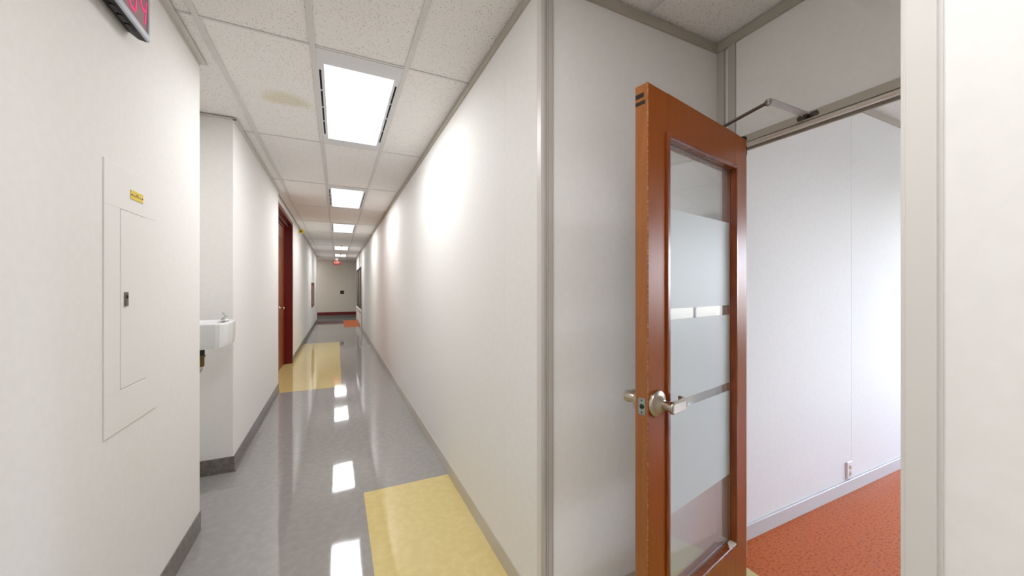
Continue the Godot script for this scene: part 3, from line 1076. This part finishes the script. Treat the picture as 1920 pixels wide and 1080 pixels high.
# ---------------------------------------------------------------- things on the walls
func build_electrical_panel() -> void:
	var t := thing("electrical_panel", "off-white electrical panel cover set flush in the near left wall", "electrical panel", p(WL, 2.045, 0.945))
	var o := t.position
	var d0 := 1.836
	var d1 := 2.262
	var z0 := 0.946
	var z1 := 1.975
	var st := begin()
	# cover: four bands round the door opening
	box(st, p(WL - 0.012, d0, z0) - o, p(WL + 0.004, d1, 1.103) - o, 0.0012)
	box(st, p(WL - 0.012, d0, 1.809) - o, p(WL + 0.004, d1, z1) - o, 0.0012)
	box(st, p(WL - 0.012, d0, 1.103) - o, p(WL + 0.004, 1.9448, 1.809) - o, 0.0006)
	box(st, p(WL - 0.012, 2.1605, 1.103) - o, p(WL + 0.004, d1, 1.809) - o, 0.0006)
	obj("cover", st, M.panel_cover, t)
	st = begin()
	box(st, p(WL - 0.078, d0 + 0.02, z0 + 0.02) - o, p(WL - 0.013, d1 - 0.02, 1.10) - o)
	box(st, p(WL - 0.078, d0 + 0.02, 1.10) - o, p(WL - 0.070, d1 - 0.02, 1.812) - o)
	box(st, p(WL - 0.078, d0 + 0.02, 1.812) - o, p(WL - 0.013, d1 - 0.02, z1 - 0.02) - o)
	obj("steel_box", st, M.box_grey, t)
	st = begin()
	box(st, p(WL - 0.006, 1.9485, 1.1055) - o, p(WL + 0.0045, 2.1595, 1.8075) - o, 0.001)
	var dr := obj("panel_door", st, M.panel_cover, t)
	st = begin()
	box(st, p(WL + 0.004, 1.972, 1.428) - o, p(WL + 0.010, 1.994, 1.484) - o, 0.002)
	var la := obj("latch", st, M.dull_steel, dr)
	la.set_meta("label", "steel slide latch")
	st = begin()
	lathe(st, [Vector2(0.0075, 0.0), Vector2(0.0075, 0.002), Vector2(0.0, 0.002)], p(WL + 0.0095, 1.983, 1.466) - o, Vector3.RIGHT, 14)
	obj("keyhole", st, M.black, dr)
	# engraved yellow plate
	var y := thing("name_plate", "small yellow engraved plate above the electrical panel door", "sign", p(WL + 0.004, 2.074, 1.864))
	o = y.position
	st = begin()
	box(st, p(WL + 0.004, 2.022, 1.864) - o, p(WL + 0.0065, 2.126, 1.902) - o, 0.0007)
	obj("plate", st, M.plate_yellow, y)
	for d in [2.029, 2.119]:
		st = begin()
		lathe(st, [Vector2(0.0036, 0.0), Vector2(0.003, 0.0015), Vector2(0.0, 0.002)], p(WL + 0.0063, d, 1.8825) - o, Vector3.RIGHT, 10)
		obj("screw", st, M.black, y)
	st = begin()
	# two lines of lettering too small to read in the photograph, as raised strokes
	var rng := RandomNumberGenerator.new()
	rng.seed = 5
	for k in 3:
		box(st, p(WL + 0.0064, 2.063 + k * 0.008, 1.886) - o, p(WL + 0.0068, 2.068 + k * 0.008, 1.8905 - 0.001 * (k % 2)) - o)
	for k in 17:
		var a := 2.040 + k * 0.0042
		box(st, p(WL + 0.0064, a, 1.8795) - o, p(WL + 0.0068, a + rng.randf_range(0.002, 0.0036), 1.8825) - o)
	obj("lettering", st, M.ink, y)


func build_clock() -> void:
	var t := thing("digital_clock", "black and silver digital wall clock with red numerals, high on the left wall", "clock", p(WL, 1.74, 2.512))
	var o := t.position
	var d0 := 1.46
	var d1 := 2.018
	var z0 := 2.512
	var z1 := 2.752
	var st := begin()
	var q := PackedVector2Array([Vector2(0.0, z0 + 0.028), Vector2(0.030, z0 + 0.006), Vector2(0.058, z0), Vector2(0.058, z1), Vector2(0.030, z1 - 0.006), Vector2(0.0, z1 - 0.028)])
	prism(st, q, p(WL, d0, 0) - o, Vector3.RIGHT, Vector3.UP, p(0, d1 - d0, 0))
	obj("case", st, M.clock_body, t)
	st = begin()
	for k in 3:
		box(st, p(WL + 0.028, 1.80 + k * 0.055, z0 + 0.0) - o, p(WL + 0.046, 1.845 + k * 0.055, z0 + 0.010) - o, 0.001)
	obj("setting_button", st, M.black, t)
	st = begin()
	box(st, p(WL + 0.056, d0, z0) - o, p(WL + 0.067, d1, z0 + 0.026) - o, 0.002)
	box(st, p(WL + 0.056, d0, z1 - 0.026) - o, p(WL + 0.067, d1, z1) - o, 0.002)
	box(st, p(WL + 0.056, d0, z0 + 0.026) - o, p(WL + 0.067, d0 + 0.018, z1 - 0.026) - o, 0.002)
	box(st, p(WL + 0.056, d1 - 0.014, z0 + 0.026) - o, p(WL + 0.067, d1, z1 - 0.026) - o, 0.002)
	var bz := obj("bezel", st, M.silver, t)
	bz.set_meta("label", "silver bezel")
	st = begin()
	box(st, p(WL + 0.0665, 1.93, z0 + 0.007) - o, p(WL + 0.0675, 1.968, z0 + 0.017) - o, 0.0003)
	obj("badge", st, M.angle, bz)
	st = begin()
	box(st, p(WL + 0.05, d0 + 0.015, z0 + 0.024) - o, p(WL + 0.062, d1 - 0.012, z1 - 0.024) - o)
	obj("display", st, M.clock_face, t)
	# seven-segment numerals 0 and 4, leaning a little
	for g in [["0", 1.862, "abcdef"], ["4", 1.940, "bcfg"]]:
		st = begin()
		for s in g[2]:
			var w := 0.044
			var h := 0.052
			var zz := 2.566
			var e: Array = {"a": [0, 2, 1, 2], "b": [1, 1, 1, 2], "c": [1, 0, 1, 1], "d": [0, 0, 1, 0], "e": [0, 0, 0, 1], "f": [0, 1, 0, 2], "g": [0, 1, 1, 1]}[s]
			var a := Vector2(g[1] + e[0] * w + e[1] * h * 0.12, zz + e[1] * h)
			var b := Vector2(g[1] + e[2] * w + e[3] * h * 0.12, zz + e[3] * h)
			var dir := (b - a).normalized()
			var sd := Vector2(-dir.y, dir.x) * 0.0042
			a += dir * 0.004
			b -= dir * 0.004
			prism(st, PackedVector2Array([a - dir * 0.0025, a + sd, b + sd, b + dir * 0.0025, b - sd, a - sd]), p(WL + 0.0622, 0, 0) - o, Vector3.FORWARD, Vector3.UP, Vector3.RIGHT * 0.0012)
		var n := obj("numeral", st, M.digit, t)
		n.set_meta("label", "glowing red numeral %s" % g[0])


func build_fountain() -> void:
	var t := thing("drinking_fountain", "white drinking fountain with a chrome bubbler in the left wall niche", "drinking fountain", p(-0.86, 3.26, 1.07))
	var o := t.position
	var st := begin()
	# basin: outline with rounded front corners, slightly smaller below; dished top
	var out := [Vector2(-1.0, 3.07), Vector2(-0.735, 3.07), Vector2(-0.712, 3.078), Vector2(-0.695, 3.10), Vector2(-0.684, 3.16), Vector2(-0.679, 3.26), Vector2(-0.684, 3.36), Vector2(-0.695, 3.42), Vector2(-0.712, 3.442), Vector2(-0.735, 3.45), Vector2(-1.0, 3.45)]
	var c := Vector2(-0.86, 3.26)
	var levels := [[1.0, 1.262, 0.95], [1.0, 1.258, 0.985], [1.0, 1.25, 1.0], [1.0, 1.20, 1.0], [1.0, 1.105, 0.985], [1.0, 1.082, 0.97]]
	for k in levels.size() - 1:
		for i in out.size() - 1:
			var r := []
			for e in [[k, i], [k, i + 1], [k + 1, i + 1], [k + 1, i]]:
				var f: float = levels[e[0]][2]
				var v: Vector2 = c + (out[e[1]] - c) * f
				if out[e[1]].x < -0.99:
					v.x = -1.0
				# the underside rises a little towards the front
				var z: float = levels[e[0]][1]
				if e[0] >= 4:
					z += 0.022 * clampf((v.x + 0.80) / 0.12, 0.0, 1.0)
				r.append(p(v.x, v.y, z) - o)
			var mid: Vector2 = (out[i] + out[i + 1]) * 0.5 - c
			quad(st, r[0], r[1], r[2], r[3], Vector3(mid.x, 0.15 if k < 2 else 0.0, -mid.y))
	var rim := []
	var low := []
	var bowl := []
	for v in out:
		var a: Vector2 = c + (v - c) * 0.95
		var b: Vector2 = c + (v - c) * 0.70
		var e: Vector2 = c + (v - c) * 0.45
		if v.x < -0.99:
			a.x = -1.0
		rim.append(p(a.x, a.y, 1.262) - o)
		low.append(p(b.x, b.y, 1.252) - o)
		bowl.append(p(e.x, e.y, 1.20) - o)
	for i in out.size():
		var l := (i + 1) % out.size()
		quad(st, rim[i], rim[l], low[l], low[i], Vector3.UP)
		quad(st, low[i], low[l], bowl[l], bowl[i], Vector3.UP)
		tri(st, p(c.x, c.y, 1.195) - o, bowl[i], bowl[l], Vector3.UP)
	for i in out.size() - 1:
		var z := []
		for k in [i, i + 1]:
			var v: Vector2 = c + (out[k] - c) * 0.97
			if out[k].x < -0.99:
				v.x = -1.0
			z.append(p(v.x, v.y, 1.082 + 0.022 * clampf((v.x + 0.80) / 0.12, 0.0, 1.0)) - o)
		tri(st, z[0], z[1], p(-0.9, 3.26, 1.082) - o, Vector3.DOWN)
	obj("basin", st, M.porcelain, t)
	# splash back rising behind the basin
	st = begin()
	prism(st, PackedVector2Array([Vector2(-1.0, 1.24), Vector2(-0.90, 1.24), Vector2(-0.925, 1.262), Vector2(-0.945, 1.29), Vector2(-0.955, 1.33), Vector2(-0.957, 1.42), Vector2(-0.965, 1.44), Vector2(-1.0, 1.445)]), p(0, 3.08, 0) - o, Vector3.RIGHT, Vector3.UP, p(0, 0.36, 0))
	obj("splash_back", st, M.porcelain, t)
	# bubbler: base, leaning spout, guard and lever
	st = begin()
	var b := p(-0.755, 3.385, 1.258) - o
	lathe(st, [Vector2(0.026, 0.0), Vector2(0.026, 0.004), Vector2(0.016, 0.010), Vector2(0.010, 0.014), Vector2(0.0, 0.014)], b, Vector3.UP, 18)
	tube(st, [b, b + Vector3(0.002, 0.024, 0.0), b + Vector3(0.0, 0.040, 0.0)], 0.0085, 12)
	tube(st, [b + Vector3(0.0, 0.038, 0), b + Vector3(-0.006, 0.048, 0.002), b + Vector3(-0.012, 0.062, 0.004)], 0.007, 12)
	tube(st, [b + Vector3(-0.022, 0.006, 0), b + Vector3(-0.010, 0.024, 0), b + Vector3(0.0, 0.036, 0)], 0.005, 10)
	tube(st, [b + Vector3(0.0, 0.036, 0), b + Vector3(0.014, 0.030, 0.004), b + Vector3(0.020, 0.026, 0.006)], 0.004, 10)
	var bub := obj("bubbler", st, M.chrome, t)
	bub.set_meta("label", "chrome bubbler")
	# waste under the basin
	st = begin()
	var w := p(-0.855, 3.22, 0.0) - o
	lathe(st, [Vector2(0.026, 1.03), Vector2(0.026, 1.10)], w, Vector3.UP, 18)
	obj("tail_piece", st, M.black, t)
	st = begin()
	lathe(st, [Vector2(0.0, 0.955), Vector2(0.022, 0.957), Vector2(0.024, 0.965), Vector2(0.0245, 1.02), Vector2(0.030, 1.022), Vector2(0.031, 1.034), Vector2(0.024, 1.036), Vector2(0.0, 1.036)], w, Vector3.UP, 18)
	obj("brass_trap", st, M.brass, t)
	st = begin()
	var pts := []
	for k in 8:
		var a := PI * 0.5 * k / 7.0
		pts.append(w + Vector3(-0.06 + 0.06 * cos(a), 0.96 - 0.06 * sin(a), 0))
	pts.append(w + Vector3(-0.145, 0.90, 0))
	tube(st, pts, 0.018, 14)
	obj("drain_pipe", st, M.chrome, t)


func build_small_things() -> void:
	# socket outlet on the room wall
	var t := thing("wall_outlet", "white double socket outlet low on the white room wall", "outlet", p(3.40, 1.385, 0.10))
	var o := t.position
	var st := begin()
	box(st, p(3.362, 1.372, 0.100) - o, p(3.438, 1.3855, 0.226) - o, 0.004)
	obj("cover_plate", st, M.white_plastic, t)
	for z in [0.140, 0.186]:
		st = begin()
		lathe(st, [Vector2(0.017, -0.002), Vector2(0.017, 0.003), Vector2(0.015, 0.0045), Vector2(0.0, 0.0045)], p(3.40, 1.3725, z) - o, Vector3.BACK, 20)
		var s := obj("socket", st, M.ivory, t)
		st = begin()
		for x in [-0.006, 0.006]:
			box(st, p(3.40 + x - 0.001, 1.3676, z - 0.001) - o, p(3.40 + x + 0.001, 1.3682, z + 0.007) - o)
		obj("slot", st, M.black, s)
	# exit sign hanging in front of the cross passage
	t = thing("exit_sign", "red EXIT sign hanging from the ceiling at the corridor end", "exit sign", p(-0.015, 18.25, 2.545))
	o = t.position
	st = begin()
	box(st, p(-0.155, 18.23, 2.545) - o, p(0.125, 18.28, 2.725) - o, 0.006)
	obj("housing", st, M.exit_red, t)
	st = begin()
	box(st, p(-0.07, 18.24, 2.725) - o, p(0.04, 18.27, 2.884) - o, 0.002)
	obj("canopy", st, M.angle, t)
	var tm := TextMesh.new()
	tm.text = "EXIT"
	var sf := SystemFont.new()
	sf.font_names = PackedStringArray(["Droid Sans"])
	sf.font_weight = 700
	tm.font = sf
	tm.font_size = 26
	tm.pixel_size = 0.0042
	tm.depth = 0.003
	var letters := MeshInstance3D.new()
	letters.name = "lettering"
	letters.mesh = tm
	letters.material_override = M.exit_letter
	letters.position = p(-0.015, 18.229, 2.635) - o
	t.add_child(letters)
	var xl := AreaLight3D.new()
	xl.name = "sign_glow"
	xl.area_size = Vector2(0.26, 0.16)
	xl.light_color = Color(1.0, 0.16, 0.1)
	xl.light_energy = 0.002
	xl.area_range = 6.0
	xl.area_attenuation = 2.0
	xl.shadow_enabled = true
	xl.position = p(-0.015, 18.222, 2.635) - o
	xl.rotation.y = 0.0
	t.add_child(xl)
	xl.rotation.y = PI
	# black wall plate on the end wall
	t = thing("wall_plate", "small black square plate on the beige end wall", "wall plate", p(0.23, 20.4, 1.20))
	o = t.position
	st = begin()
	box(st, p(0.145, 20.385, 1.205) - o, p(0.316, 20.401, 1.37) - o, 0.004)
	obj("plate", st, M.black, t)
	st = begin()
	box(st, p(0.20, 20.380, 1.26) - o, p(0.26, 20.386, 1.32) - o, 0.004)
	obj("button", st, M.slot_dark, t)
	# framed board on the far left wall
	t = thing("notice_board", "narrow brown framed notice board on the far left wall", "notice board", p(WL2, 15.3, 0.83))
	o = t.position
	st = begin()
	box(st, p(WL2, 14.74, 0.88) - o, p(WL2 + 0.012, 15.90, 1.64) - o)
	obj("board", st, M.cork, t)
	for s in [[14.68, 14.76, 0.83, 1.69], [15.88, 15.96, 0.83, 1.69]]:
		st = begin()
		box(st, p(WL2, s[0], s[2]) - o, p(WL2 + 0.03, s[1], s[3]) - o, 0.004)
		obj("frame_member", st, M.board_frame, t)
	for s in [[0.83, 0.90], [1.62, 1.69]]:
		st = begin()
		box(st, p(WL2, 14.76, s[0]) - o, p(WL2 + 0.03, 15.88, s[1]) - o, 0.004)
		obj("frame_member", st, M.board_frame, t)
	# little yellow tag sticking out below the ceiling
	t = thing("yellow_tag", "tiny yellow square tag sticking out under the ceiling past the dark red door frame", "tag", p(-0.79, 9.95, 2.79))
	o = t.position
	st = begin()
	box(st, p(-0.815, 9.945, 2.79) - o, p(-0.715, 9.955, 2.873) - o, 0.002)
	obj("plate", st, M.plate_yellow, t)
	st = begin()
	box(st, p(-0.785, 9.942, 2.81) - o, p(-0.745, 9.946, 2.85) - o, 0.001)
	obj("mark", st, M.brass, t)
	# sprinkler heads beside the two farthest lights
	var lab := ["small sprinkler head before the fourth ceiling light", "small sprinkler head before the farthest ceiling light"]
	for k in 2:
		t = thing("sprinkler_head", lab[k], "sprinkler", p(0.13, [13.28, 16.42][k], H), 0.0, "", "sprinkler heads in the corridor ceiling")
		st = begin()
		lathe(st, [Vector2(0.035, 0.0), Vector2(0.032, -0.006), Vector2(0.012, -0.010), Vector2(0.010, -0.04), Vector2(0.0, -0.04)], Vector3.ZERO, Vector3.UP, 16)
		obj("body", st, M.brass, t)
		st = begin()
		lathe(st, [Vector2(0.0, -0.038), Vector2(0.02, -0.04), Vector2(0.02, -0.043), Vector2(0.0, -0.044)], Vector3.ZERO, Vector3.UP, 16)
		obj("deflector", st, M.brass, t)
